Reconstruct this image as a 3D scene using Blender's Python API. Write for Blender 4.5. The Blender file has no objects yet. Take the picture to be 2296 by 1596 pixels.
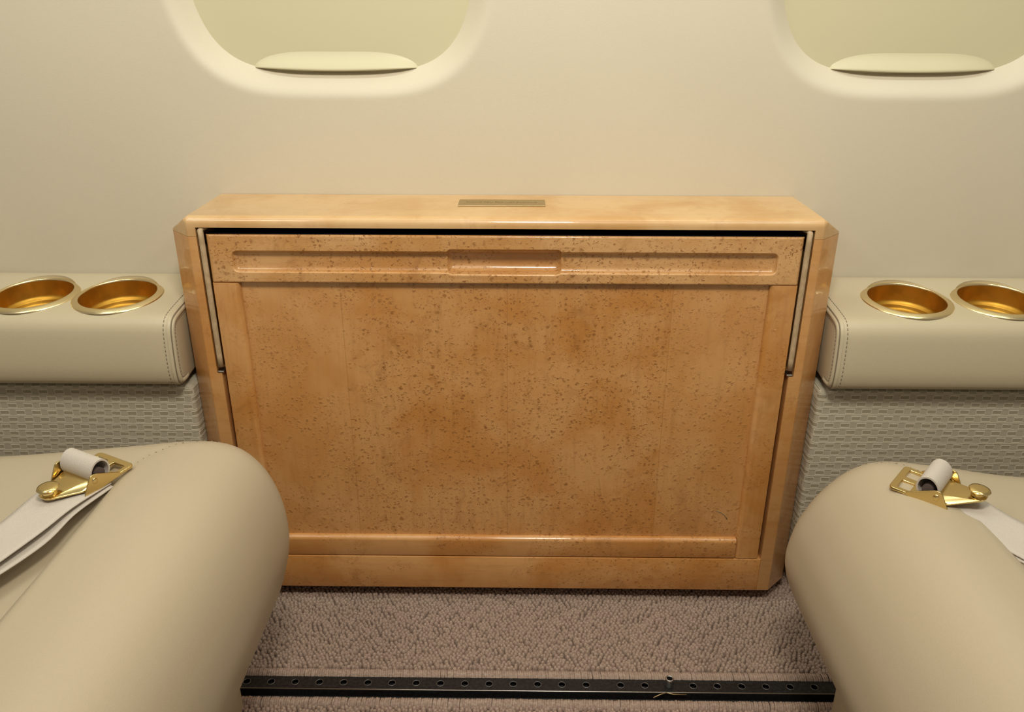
import bpy, bmesh, math, random
import numpy as np
from mathutils import Vector, Matrix

random.seed(7)
rng = np.random.default_rng(7)
scene = bpy.context.scene
col = scene.collection

# ------------------------------------------------------------------ camera
cam_data = bpy.data.cameras.new('camera')
cam_data.sensor_fit = 'HORIZONTAL'
cam_data.sensor_width = 36.0
cam_data.lens = 1817.5 / 2296 * 36.0
cam_data.clip_start = 0.02
cam = bpy.data.objects.new('camera', cam_data)
col.objects.link(cam)
YAW, PITCH, ROLL = 0.0106, 0.40672, 0.00227
fwd = Vector((-math.sin(YAW) * math.cos(PITCH), math.cos(YAW) * math.cos(PITCH), -math.sin(PITCH)))
rgt = Vector((math.cos(YAW), math.sin(YAW), 0))
up = rgt.cross(fwd)
r2 = rgt * math.cos(ROLL) + up * math.sin(ROLL)
u2 = -rgt * math.sin(ROLL) + up * math.cos(ROLL)
cam.matrix_world = Matrix(((r2.x, u2.x, -fwd.x, 0.01668), (r2.y, u2.y, -fwd.y, -0.7962),
                           (r2.z, u2.z, -fwd.z, 0.67137), (0, 0, 0, 1)))
scene.camera = cam

# ------------------------------------------------------------------ world and lamps
world = bpy.data.worlds.new('world')
scene.world = world
world.use_nodes = True
bg = world.node_tree.nodes['Background']
bg.inputs['Color'].default_value = (1.0, 0.90, 0.75, 1)
bg.inputs['Strength'].default_value = 0.30


def area(name, loc, target, sx, sy, power, color):
    d = bpy.data.lights.new(name, 'AREA')
    d.shape = 'RECTANGLE'
    d.size, d.size_y = sx, sy
    d.energy = power
    d.color = color
    o = bpy.data.objects.new(name, d)
    col.objects.link(o)
    o.location = loc
    o.rotation_euler = (Vector(target) - Vector(loc)).to_track_quat('-Z', 'Y').to_euler()
    return o


WARM = (1.0, 0.94, 0.83)
area('cabin_light_center', (0.05, -0.64, 1.22), (0.02, 0.0, 0.35), 0.20, 0.14, 6.6, WARM)
area('cabin_light_left', (-0.66, -0.50, 1.22), (-0.30, 0.0, 0.40), 0.34, 0.10, 1.9, WARM)
area('cabin_light_right', (0.60, -0.50, 1.22), (0.30, 0.0, 0.40), 0.26, 0.10, 1.4, WARM)
# wash strip along the valance above the windows
area('valance_light', (0.0, -0.06, 1.16), (0.0, -0.02, 0.0), 1.5, 0.03, 2.7, (0.90, 1.0, 0.92))

scene.view_settings.view_transform = 'Standard'
scene.view_settings.look = 'None'
scene.view_settings.gamma = 1.0
scene.view_settings.use_curve_mapping = False
scene.view_settings.exposure = 0.0


# ------------------------------------------------------------------ material helpers
class NT:
    def __init__(self, name):
        self.m = bpy.data.materials.new(name)
        self.m.use_nodes = True
        self.t = self.m.node_tree
        self.bsdf = self.t.nodes['Principled BSDF']

    def n(self, kind, **kw):
        nd = self.t.nodes.new(kind)
        for k, v in kw.items():
            setattr(nd, k, v)
        return nd

    def link(self, a, b):
        self.t.links.new(a, b)

    def setv(self, **kw):
        for k, v in kw.items():
            self.bsdf.inputs[k.replace('_', ' ')].default_value = v

    def math(self, op, a, b=None, c=None, clamp=False):
        nd = self.n('ShaderNodeMath', operation=op, use_clamp=clamp)
        for i, v in enumerate((a, b, c)):
            if v is None:
                continue
            if isinstance(v, (int, float)):
                nd.inputs[i].default_value = v
            else:
                self.link(v, nd.inputs[i])
        return nd.outputs[0]

    def mix(self, fac, a, b, blend='MIX'):
        nd = self.n('ShaderNodeMix', data_type='RGBA', blend_type=blend)
        for s, v in ((nd.inputs['Factor'], fac), (nd.inputs['A'], a), (nd.inputs['B'], b)):
            pass
        ins = [i for i in nd.inputs if i.enabled]
        fa, ia, ib = nd.inputs[0], nd.inputs[6], nd.inputs[7]
        for s, v in ((fa, fac), (ia, a), (ib, b)):
            if isinstance(v, (int, float)):
                s.default_value = v
            elif isinstance(v, tuple):
                s.default_value = (*v, 1) if len(v) == 3 else v
            else:
                self.link(v, s)
        return nd.outputs[2]

    def coords(self, scale=(1, 1, 1), loc=(0, 0, 0)):
        tc = self.n('ShaderNodeTexCoord')
        mp = self.n('ShaderNodeMapping')
        mp.inputs['Scale'].default_value = scale
        mp.inputs['Location'].default_value = loc
        self.link(tc.outputs['Object'], mp.inputs['Vector'])
        return mp.outputs[0]

    def noise(self, vec, scale, detail=3, rough=0.5, dist=0.0):
        nd = self.n('ShaderNodeTexNoise')
        nd.inputs['Scale'].default_value = scale
        nd.inputs['Detail'].default_value = detail
        nd.inputs['Roughness'].default_value = rough
        nd.inputs['Distortion'].default_value = dist
        self.link(vec, nd.inputs['Vector'])
        return nd.outputs['Fac']

    def ramp(self, fac, lo, hi):
        nd = self.n('ShaderNodeMapRange', interpolation_type='SMOOTHSTEP')
        nd.inputs['From Min'].default_value = lo
        nd.inputs['From Max'].default_value = hi
        self.link(fac, nd.inputs['Value'])
        return nd.outputs['Result']

    def bump(self, h, strength, dist, normal=None):
        nd = self.n('ShaderNodeBump')
        nd.inputs['Strength'].default_value = strength
        nd.inputs['Distance'].default_value = dist
        self.link(h, nd.inputs['Height'])
        if normal is not None:
            self.link(normal, nd.inputs['Normal'])
        return nd.outputs[0]

    def base(self, sock):
        self.link(sock, self.bsdf.inputs['Base Color'])


def plain(name, color, rough=0.5, metallic=0.0, bump=None, spec=None, tint=None):
    t = NT(name)
    t.setv(Base_Color=(*color, 1), Roughness=rough, Metallic=metallic)
    if spec is not None:
        t.bsdf.inputs['Specular IOR Level'].default_value = spec
    if bump:
        v = t.coords()
        h = t.noise(v, bump[0], 2)
        t.link(t.bump(h, bump[1], bump[2]), t.bsdf.inputs['Normal'])
    if tint:
        v = t.coords()
        f = t.ramp(t.noise(v, tint[0], 4), 0.35, 0.65)
        t.base(t.mix(f, tuple(color), tuple(tint[1])))
    return t.m


def leather(name, color, rough=0.42):
    t = NT(name)
    v = t.coords()
    vor = t.n('ShaderNodeTexVoronoi', feature='DISTANCE_TO_EDGE')
    vor.inputs['Scale'].default_value = 900
    t.link(v, vor.inputs['Vector'])
    h = t.ramp(vor.outputs['Distance'], 0.0, 0.25)
    t.link(t.bump(h, 0.12, 0.0004), t.bsdf.inputs['Normal'])
    f = t.noise(v, 6, 3)
    dark = tuple(c * 0.93 for c in color)
    t.base(t.mix(f, dark, tuple(color)))
    t.setv(Roughness=rough)
    t.bsdf.inputs['Specular IOR Level'].default_value = 0.35
    return t.m


def maple(name, grain_axis='z', eyes=1.0, seed=0.0, veneer=False, tone=1.0, density=0.5, warm=0.0, blot=1.0):
    """lacquered bird's eye maple"""
    t = NT(name)
    v = t.coords(loc=(seed, seed * 0.7, seed * 1.3))
    ga = {'x': (5, 60, 60), 'z': (60, 60, 5)}[grain_axis]
    gv = t.coords(scale=ga, loc=(seed, 0, seed))
    light = (0.68 * tone, (0.420 - 0.065 * warm) * tone, (0.185 - 0.060 * warm) * tone)
    mid = (0.58 * tone, (0.305 - 0.055 * warm) * tone, (0.098 - 0.040 * warm) * tone)
    dark = (0.29 * tone, 0.108 * tone, 0.016 * tone)
    blotch = t.ramp(t.noise(v, 11, 4, 0.6, 0.4), 0.36, 0.68)
    c = t.mix(blotch, light, mid)
    grain = t.noise(gv, 3.0, 5, 0.65)
    c = t.mix(t.math('MULTIPLY', t.ramp(grain, 0.45, 0.8), 0.26 * blot), c, dark)
    # darker drifting figure
    fig = t.ramp(t.noise(t.coords(scale=(1.0, 1.0, 0.7), loc=(seed + 3, 1, 2)), 38, 4, 0.65, 1.1), 0.52, 0.80)
    c = t.mix(t.math('MULTIPLY', fig, 0.46 * blot), c, dark)
    # eyes, gathered in drifts
    drift = t.ramp(t.noise(v, 14, 3, 0.6, 0.5), 0.62 - density * 0.40, 0.74 - density * 0.30)
    wob = t.n('ShaderNodeTexNoise')
    wob.inputs['Scale'].default_value = 190
    t.link(v, wob.inputs['Vector'])
    wv = t.n('ShaderNodeVectorMath', operation='MULTIPLY_ADD')
    t.link(wob.outputs['Color'], wv.inputs[0])
    wv.inputs[1].default_value = (0.006, 0.006, 0.006)
    t.link(v, wv.inputs[2])
    total = None
    for sc, rad, keep in ((190, 0.40, 0.42), (120, 0.34, 0.50)):
        vo = t.n('ShaderNodeTexVoronoi', feature='F1')
        vo.inputs['Scale'].default_value = sc
        t.link(wv.outputs[0], vo.inputs['Vector'])
        sep = t.n('ShaderNodeSeparateColor')
        t.link(vo.outputs['Color'], sep.inputs[0])
        pick = t.ramp(sep.outputs[0], keep, keep + 0.25)
        e = t.math('SUBTRACT', 1.0, t.ramp(vo.outputs['Distance'], rad * 0.15, rad))
        e = t.math('MULTIPLY', t.math('MULTIPLY', e, pick), drift)
        total = e if total is None else t.math('MAXIMUM', total, e)
    c = t.mix(t.math('MULTIPLY', total, 0.62 * eyes, clamp=True), c, dark)
    # short dark squiggles between the eyes
    sq = t.noise(t.coords(scale=(1.0, 1.0, 1.4), loc=(seed, 4, seed)), 300, 2, 0.5, 1.4)
    sq = t.math('MULTIPLY', t.ramp(sq, 0.585, 0.70), drift)
    c = t.mix(t.math('MULTIPLY', sq, 0.74 * eyes, clamp=True), c, dark)
    if veneer:
        # book-matched veneer leaves: thin joint lines at fixed places across the panel
        tc = t.n('ShaderNodeTexCoord')
        sx = t.n('ShaderNodeSeparateXYZ')
        t.link(tc.outputs['Object'], sx.inputs[0])
        lines = None
        for x0 in (-0.172, 0.003, 0.176):
            d = t.math('ABSOLUTE', t.math('SUBTRACT', sx.outputs['X'], x0))
            l = t.math('SUBTRACT', 1.0, t.ramp(d, 0.0002, 0.0007))
            lines = l if lines is None else t.math('MAXIMUM', lines, l)
        c = t.mix(t.math('MULTIPLY', lines, 0.35), c, dark)
        edge = t.math('MAXIMUM', t.math('GREATER_THAN', sx.outputs['X'], 0.176), t.math('LESS_THAN', sx.outputs['X'], -0.172))
        c = t.mix(t.math('MULTIPLY', edge, 0.30), c, light)
    t.base(c)
    h = t.math('ADD', total, t.math('MULTIPLY', sq, 0.6))
    t.link(t.bump(h, 0.34 * eyes, 0.0010), t.bsdf.inputs['Normal'])
    t.setv(Roughness=0.42)
    t.bsdf.inputs['Coat Weight'].default_value = 0.6
    t.bsdf.inputs['Coat Roughness'].default_value = 0.07
    orange = t.noise(v, 220, 2)
    t.link(t.bump(orange, 0.03, 0.0006), t.bsdf.inputs['Coat Normal'])
    return t.m


def woven(name):
    """pale sidewall cloth woven with staggered bars"""
    t = NT(name)
    tc = t.n('ShaderNodeTexCoord')
    s = t.n('ShaderNodeSeparateXYZ')
    t.link(tc.outputs['Object'], s.inputs[0])
    wob = t.noise(tc.outputs['Object'], 260, 2)
    wobm = t.math('MULTIPLY', t.math('SUBTRACT', wob, 0.5), 0.0012)
    rowp, colp = 0.0088, 0.0180
    zz = t.math('DIVIDE', t.math('ADD', s.outputs['Z'], wobm), rowp)
    row = t.math('FLOOR', zz)
    fv = t.math('FRACT', zz)
    sh = t.math('MULTIPLY', row, 0.42)
    xx = t.math('ADD', t.math('DIVIDE', t.math('ADD', s.outputs['X'], wobm), colp), sh)
    fu = t.math('FRACT', xx)
    du = t.math('ABSOLUTE', t.math('SUBTRACT', fu, 0.5))      # 0 centre of bar, .5 centre of lozenge
    dv = t.math('ABSOLUTE', t.math('SUBTRACT', fv, 0.5))
    bar = t.math('MULTIPLY', t.math('SUBTRACT', 1.0, t.ramp(du, 0.25, 0.27)), t.math('SUBTRACT', 1.0, t.ramp(dv, 0.20, 0.24)))
    barline = t.math('MULTIPLY', t.math('SUBTRACT', 1.0, t.ramp(du, 0.28, 0.31)), t.math('SUBTRACT', 1.0, t.ramp(dv, 0.34, 0.40)))
    loz = t.math('SUBTRACT', 1.0, t.ramp(t.math('ADD', t.math('MULTIPLY', t.math('SUBTRACT', 0.5, du), 1.6), t.math('MULTIPLY', dv, 0.55)), 0.27, 0.32))
    lit = (0.66, 0.60, 0.46)
    mid = (0.44, 0.395, 0.295)
    drk = (0.335, 0.295, 0.205)
    c = t.mix(barline, mid, lit)
    c = t.mix(bar, c, drk)
    hl = t.ramp(dv, 0.36, 0.46)
    c = t.mix(t.math('MULTIPLY', hl, 0.55), c, lit)
    c = t.mix(loz, c, mid)
    fine = t.noise(t.coords(scale=(900, 900, 2600)), 1.0, 1)
    c = t.mix(t.math('MULTIPLY', fine, 0.22), c, (0.22, 0.20, 0.15))
    t.base(c)
    h = t.math('SUBTRACT', t.math('MAXIMUM', barline, hl), bar)
    t.link(t.bump(h, 0.4, 0.0010), t.bsdf.inputs['Normal'])
    t.setv(Roughness=0.85)
    t.bsdf.inputs['Specular IOR Level'].default_value = 0.2
    return t.m


def webbing_mat():
    t = NT('belt_webbing')
    v = t.coords()
    n1 = t.noise(v, 1500, 2)
    n2 = t.noise(v, 60, 3)
    c = t.mix(n1, (0.46, 0.40, 0.33), (0.66, 0.60, 0.52))
    c = t.mix(t.math('MULTIPLY', n2, 0.25), c, (0.42, 0.36, 0.30))
    t.base(c)
    t.link(t.bump(n1, 0.5, 0.0006), t.bsdf.inputs['Normal'])
    t.setv(Roughness=0.75)
    return t.m


def carpet_mat():
    t = NT('carpet_yarn')
    v = t.coords()
    n1 = t.noise(v, 420, 3)
    n2 = t.noise(v, 9, 3)
    c = t.mix(t.ramp(n1, 0.3, 0.7), (0.29, 0.205, 0.160), (0.44, 0.330, 0.265))
    c = t.mix(t.math('MULTIPLY', t.ramp(n2, 0.35, 0.65), 0.35), c, (0.37, 0.27, 0.20))
    t.base(c)
    st = t.noise(t.coords(scale=(1400, 300, 900)), 1.0, 2)
    t.link(t.bump(st, 0.6, 0.0006), t.bsdf.inputs['Normal'])
    t.setv(Roughness=0.95)
    t.bsdf.inputs['Specular IOR Level'].default_value = 0.1
    return t.m


def gold_mat(name, color, rough, cloudy=0.0):
    t = NT(name)
    v = t.coords()
    n1 = t.noise(v, 40, 4)
    c = t.mix(t.ramp(n1, 0.3, 0.7), color, tuple(k * (1 - cloudy) for k in color))
    t.base(c)
    rr = t.math('ADD', t.math('MULTIPLY', n1, 0.10), rough)
    t.link(rr, t.bsdf.inputs['Roughness'])
    t.setv(Metallic=1.0)
    return t.m


M = {
    'wall': leather('sidewall_vinyl', (0.635, 0.57, 0.435), 0.5),
    'shade': plain('window_shade_plastic', (0.57, 0.52, 0.335), 0.45, bump=(700, 0.05, 0.0003)),
    'seat': leather('seat_leather', (0.465, 0.385, 0.265), 0.42),
    'armrest': leather('armrest_leather', (0.54, 0.46, 0.31), 0.36),
    'seam': plain('seam_shadow', (0.20, 0.16, 0.10), 0.8),
    'stitch': plain('thread', (0.24, 0.20, 0.14), 0.8),
    'top': maple('maple_top', 'x', 0.35, 2.0, tone=0.93, density=0.15, blot=0.5, warm=-0.2),
    'rail': maple('maple_rail', 'x', 1.25, 5.0, tone=0.93, density=0.74, warm=0.5),
    'stile': maple('maple_stile', 'z', 0.8, 9.0, tone=0.95, density=0.42, warm=1.0),
    'side': maple('maple_side', 'x', 0.40, 13.0, tone=0.95, density=0.2, warm=0.9),
    'panel': maple('maple_panel', 'z', 1.15, 17.0, veneer=True, tone=0.93, density=0.82, warm=1.05),
    'lower': maple('maple_lower', 'x', 0.9, 23.0, tone=0.92, density=0.60, warm=1.05),
    'liner': plain('black_felt', (0.010, 0.008, 0.009), 0.95, bump=(1500, 0.6, 0.001), spec=0.1),
    'arm': plain('painted_arm', (0.52, 0.38, 0.23), 0.5, spec=0.25, tint=(120, (0.42, 0.30, 0.17))),
    'steel': plain('worn_steel', (0.45, 0.43, 0.40), 0.35, 1.0),
    'holering': plain('worn_edge', (0.22, 0.21, 0.20), 0.45, 0.9),
    'brass': gold_mat('satin_brass', (0.50, 0.38, 0.20), 0.45),
    'gold': gold_mat('polished_gold', (0.72, 0.55, 0.24), 0.16),
    'goldcup': gold_mat('gold_cup', (0.58, 0.31, 0.045), 0.42, 0.35),
    'goldrim': gold_mat('gold_rim', (0.85, 0.70, 0.40), 0.20),
    'webbing': webbing_mat(),
    'webdark': plain('webbing_inside', (0.10, 0.07, 0.06), 0.9),
    'cloth': woven('sidewall_cloth'),
    'carpet': carpet_mat(),
    'backing': plain('carpet_backing', (0.13, 0.09, 0.07), 1.0),
    'track': plain('black_anodised', (0.020, 0.019, 0.020), 0.38, 0.6, tint=(300, (0.035, 0.034, 0.034))),
    'hole': plain('hole_dark', (0.006, 0.006, 0.006), 0.8),
    'floor': plain('floor_board', (0.02, 0.02, 0.018), 0.9, bump=(90, 0.2, 0.002)),
    'engrave': plain('engraved_brass', (0.36, 0.27, 0.13), 0.55, 0.7),
}


# ------------------------------------------------------------------ object helpers
def obj(name, mesh, mat, parent=None, smooth=True, loc=None):
    if isinstance(mesh, bmesh.types.BMesh):
        me = bpy.data.meshes.new(name)
        mesh.to_mesh(me)
        mesh.free()
    else:
        me = mesh
    if mat is not None and not me.materials:
        me.materials.append(M[mat])
    if smooth:
        me.polygons.foreach_set('use_smooth', [True] * len(me.polygons))
    me.update()
    o = bpy.data.objects.new(name, me)
    col.objects.link(o)
    if parent is not None:
        o.parent = parent
        if loc is None:
            o.matrix_parent_inverse = parent_world(parent).inverted()
    if loc is not None:
        o.location = loc
    return o


WORLD = {}


def parent_world(p):
    return WORLD.get(p.name, Matrix())


def thing(name, label, cat, loc=(0, 0, 0), rot=None, group=None):
    o = bpy.data.objects.new(name, None)
    o.empty_display_size = 0.02
    col.objects.link(o)
    mw = Matrix.Translation(loc)
    if rot is not None:
        mw = mw @ rot
    o.matrix_world = mw
    WORLD[o.name] = mw
    o['label'] = label
    o['category'] = cat
    if group:
        o['group'] = group
    return o


def tag(o, label, cat, group=None, kind=None):
    o['label'] = label
    o['category'] = cat
    if group:
        o['group'] = group
    if kind:
        o['kind'] = kind
    return o


def sharp(o, deg=35):
    me = o.data
    me.update()
    bm = bmesh.new()
    bm.from_mesh(me)
    for e in bm.edges:
        if len(e.link_faces) == 2:
            e.smooth = e.calc_face_angle() < math.radians(deg)
    bm.to_mesh(me)
    bm.free()
    return o


def pyd(verts, faces, name='mesh'):
    me = bpy.data.meshes.new(name)
    me.from_pydata([tuple(map(float, v)) for v in verts], [], [tuple(map(int, f)) for f in faces])
    me.validate()
    me.update()
    return me


def np_mesh(verts, quads, name='mesh'):
    """fast mesh from numpy arrays (faces all of one size)"""
    me = bpy.data.meshes.new(name)
    k = quads.shape[1]
    me.vertices.add(len(verts))
    me.vertices.foreach_set('co', np.asarray(verts, dtype=np.float32).ravel())
    me.loops.add(quads.size)
    me.loops.foreach_set('vertex_index', quads.astype(np.int32).ravel())
    me.polygons.add(len(quads))
    me.polygons.foreach_set('loop_start', np.arange(0, quads.size, k, dtype=np.int32))
    me.update(calc_edges=True)
    me.validate()
    return me


def fix_normals(me):
    bm = bmesh.new()
    bm.from_mesh(me)
    bmesh.ops.recalc_face_normals(bm, faces=bm.faces)
    bm.to_mesh(me)
    bm.free()
    return me


def box(x0, x1, y0, y1, z0, z1, bevel=0.0, seg=2):
    bm = bmesh.new()
    bmesh.ops.create_cube(bm, size=1)
    for v in bm.verts:
        v.co = Vector(((x0 + x1) / 2 + v.co.x * (x1 - x0), (y0 + y1) / 2 + v.co.y * (y1 - y0), (z0 + z1) / 2 + v.co.z * (z1 - z0)))
    if bevel:
        bmesh.ops.bevel(bm, geom=list(bm.edges), offset=bevel, segments=seg, profile=0.5, affect='EDGES')
    return bm


def merge(bms):
    out = bmesh.new()
    for b in bms:
        me = bpy.data.meshes.new('tmp')
        b.to_mesh(me)
        b.free()
        out.from_mesh(me)
        bpy.data.meshes.remove(me)
    return out


def lathe(profile, n=64, axis='z'):
    vs, fs = [], []
    m = len(profile)
    for i in range(n):
        a = 2 * math.pi * i / n
        for r, z in profile:
            vs.append((r * math.cos(a), r * math.sin(a), z))
    for i in range(n):
        j = (i + 1) % n
        for k in range(m - 1):
            fs.append((i * m + k, j * m + k, j * m + k + 1, i * m + k + 1))
    me = pyd(vs, fs)
    bm = bmesh.new()
    bm.from_mesh(me)
    bmesh.ops.remove_doubles(bm, verts=bm.verts, dist=1e-6)
    bmesh.ops.recalc_face_normals(bm, faces=bm.faces)
    return bm


def smooth_poly(pts, step):
    """closed Catmull-Rom through pts, resampled at about step"""
    P = np.array(pts, float)
    n = len(P)
    out = []
    for i in range(n):
        p0, p1, p2, p3 = P[i - 1], P[i], P[(i + 1) % n], P[(i + 2) % n]
        L = np.linalg.norm(p2 - p1)
        k = max(2, int(L / step))
        for t in np.arange(k) / k:
            out.append(0.5 * ((2 * p1) + (-p0 + p2) * t + (2 * p0 - 5 * p1 + 4 * p2 - p3) * t * t + (-p0 + 3 * p1 - 3 * p2 + p3) * t ** 3))
    return np.array(out)


def poly_normals(P):
    T = np.roll(P, -1, 0) - np.roll(P, 1, 0)
    T /= np.linalg.norm(T, axis=1)[:, None] + 1e-12
    N = np.stack([T[:, 1], -T[:, 0]], 1)
    area2 = np.sum(P[:, 0] * np.roll(P[:, 1], -1) - np.roll(P[:, 0], -1) * P[:, 1])
    return N if area2 > 0 else -N


def sstep(x, a, b):
    t = np.clip((np.asarray(x, float) - a) / (b - a), 0, 1)
    return t * t * (3 - 2 * t)


def tube(path, radius, n=8, cap=True):
    """swept tube through 3D points"""
    P = [Vector(p) for p in path]
    bm = bmesh.new()
    rings = []
    prev = None
    for i, p in enumerate(P):
        t = (P[min(i + 1, len(P) - 1)] - P[max(i - 1, 0)]).normalized()
        a = prev if prev is not None else (Vector((0, 0, 1)) if abs(t.z) < 0.9 else Vector((1, 0, 0)))
        s = t.cross(a).normalized()
        a = s.cross(t).normalized()
        prev = a
        rings.append([bm.verts.new(p + (s * math.cos(q) + a * math.sin(q)) * radius) for q in [2 * math.pi * k / n for k in range(n)]])
    for r0, r1 in zip(rings, rings[1:]):
        for k in range(n):
            bm.faces.new((r0[k], r0[(k + 1) % n], r1[(k + 1) % n], r1[k]))
    if cap:
        bm.faces.new(rings[0][::-1])
        bm.faces.new(rings[-1])
    bmesh.ops.recalc_face_normals(bm, faces=bm.faces)
    return bm


def plate(outline, holes=(), thick=0.002, bevel=0.0005):
    """flat plate in the xy plane with holes and eased edges"""
    cu = bpy.data.curves.new('tmp', 'CURVE')
    cu.dimensions = '2D'
    cu.fill_mode = 'BOTH'
    cu.extrude = max(thick / 2 - bevel, 1e-5)
    cu.bevel_depth = bevel
    cu.bevel_resolution = 2
    cu.offset = -bevel
    for ring in [outline, *holes]:
        sp = cu.splines.new('POLY')
        sp.points.add(len(ring) - 1)
        for p, (x, y) in zip(sp.points, ring):
            p.co = (x, y, 0, 1)
        sp.use_cyclic_u = True
    o = bpy.data.objects.new('tmp', cu)
    me = bpy.data.meshes.new_from_object(o)
    bpy.data.objects.remove(o)
    bpy.data.curves.remove(cu)
    return me


def round_rect(x0, x1, y0, y1, r, n=5):
    pts = []
    for cx, cy, a0 in ((x1 - r, y1 - r, 0), (x0 + r, y1 - r, 90), (x0 + r, y0 + r, 180), (x1 - r, y0 + r, 270)):
        for k in range(n + 1):
            a = math.radians(a0 + 90 * k / n)
            pts.append((cx + r * math.cos(a), cy + r * math.sin(a)))
    return pts


def round_poly(pts, r, n=4):
    out = []
    m = len(pts)
    for i in range(m):
        p0, p1, p2 = (Vector(pts[i - 1]), Vector(pts[i]), Vector(pts[(i + 1) % m]))
        d0, d2 = (p0 - p1), (p2 - p1)
        k = min(r, d0.length * 0.45, d2.length * 0.45)
        a, b = p1 + d0.normalized() * k, p1 + d2.normalized() * k
        for t in range(n + 1):
            t /= n
            q = a * (1 - t) ** 2 + p1 * 2 * t * (1 - t) + b * t * t
            out.append((q.x, q.y))
    return out


# ------------------------------------------------------------------ floor
fl = obj('floor', box(-1.3, 1.3, -1.2, 0.16, -0.03, -0.0085), 'floor', smooth=False)
fl['kind'] = 'structure'

# ------------------------------------------------------------------ sidewall with two window recesses
WY = 0.11


def sstep_(x, a, b):
    t = np.clip((x - a) / (b - a), 0, 1)
    return t * t * (3 - 2 * t)


WIN_A, WIN_B, WIN_N, WIN_CZ = 0.153, 0.205, 4.0, 0.811
WIN_DEPTH, WIN_W = 0.021, 0.029
CELL = 0.31
CX = (-0.184, 0.436)
Z_LO, Z_HI = 0.50, 1.12


def wall_y(z):
    return WY - 0.10 * np.maximum(0, np.asarray(z) - 0.72) ** 2


_dd = np.linspace(0, 1, 200)
_sl = 1 - sstep_(_dd, 0.30, 1.0)
_ring = np.r_[0, np.cumsum((_sl[1:] + _sl[:-1]) / 2)]
_ring = 1 - _ring / _ring[-1]


def super_pt(th, a=WIN_A, b=WIN_B, n=WIN_N):
    c, s = math.cos(th), math.sin(th)
    r = (abs(c / a) ** n + abs(s / b) ** n) ** (-1 / n)
    return np.array((r * c, r * s))


def super_nrm(th):
    p = super_pt(th)
    g = np.array((math.copysign((abs(p[0]) / WIN_A) ** (WIN_N - 1) / WIN_A, p[0]), math.copysign((abs(p[1]) / WIN_B) ** (WIN_N - 1) / WIN_B, p[1])))
    return g / np.linalg.norm(g)


wv, wf = [], []


def rect_dir(th):
    c, s = math.cos(th), math.sin(th)
    zl, zh = Z_LO - WIN_CZ, Z_HI - WIN_CZ
    t = min(CELL / abs(c) if abs(c) > 1e-9 else 9, (zh / s if s > 0 else zl / s) if abs(s) > 1e-9 else 9)
    return np.array((c * t, s * t))


for cx in CX:
    ths = sorted(set([2 * math.pi * k / 240 for k in range(240)] + [math.atan2(z - WIN_CZ, x) % (2 * math.pi) for x in (-CELL, CELL) for z in (Z_LO, Z_HI)]))
    base = len(wv)
    ds = [-0.004, 0.0] + [WIN_W * (k / 16) for k in range(1, 17)]
    rows = len(ds) + 6
    for th in ths:
        p, nr, rp = super_pt(th), super_nrm(th), rect_dir(th)
        for d in ds:
            q = p + nr * d
            dd = max(d, 0.0) / WIN_W
            y = WIN_DEPTH * float(np.interp(dd, _dd, _ring)) if d >= 0 else WIN_DEPTH + 0.006
            z = q[1] + WIN_CZ
            wv.append((cx + q[0], float(wall_y(z)) + y, z))
        e = p + nr * WIN_W
        for k in range(1, 7):
            q = e + (rp - e) * (k / 6)
            z = q[1] + WIN_CZ
            wv.append((cx + q[0], float(wall_y(z)), z))
    n = len(ths)
    for i in range(n):
        j = (i + 1) % n
        for k in range(rows - 1):
            wf.append((base + i * rows + k, base + j * rows + k, base + j * rows + k + 1, base + i * rows + k + 1))


def wall_grid(x0, x1, z0, z1, nx, nz):
    b = len(wv)
    for i in range(nx + 1):
        for k in range(nz + 1):
            z = z0 + (z1 - z0) * k / nz
            wv.append((x0 + (x1 - x0) * i / nx, float(wall_y(z)), z))
    for i in range(nx):
        for k in range(nz):
            wf.append((b + i * (nz + 1) + k, b + (i + 1) * (nz + 1) + k, b + (i + 1) * (nz + 1) + k + 1, b + i * (nz + 1) + k + 1))


wall_grid(-1.3, CX[0] - CELL, Z_LO, Z_HI, 4, 24)
wall_grid(CX[1] + CELL, 1.3, Z_LO, Z_HI, 4, 24)
wall_grid(-1.3, 1.3, -0.03, Z_LO, 8, 4)
wall = obj('wall_back', fix_normals(pyd(wv, wf)), 'wall')
wall['kind'] = 'structure'

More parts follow.
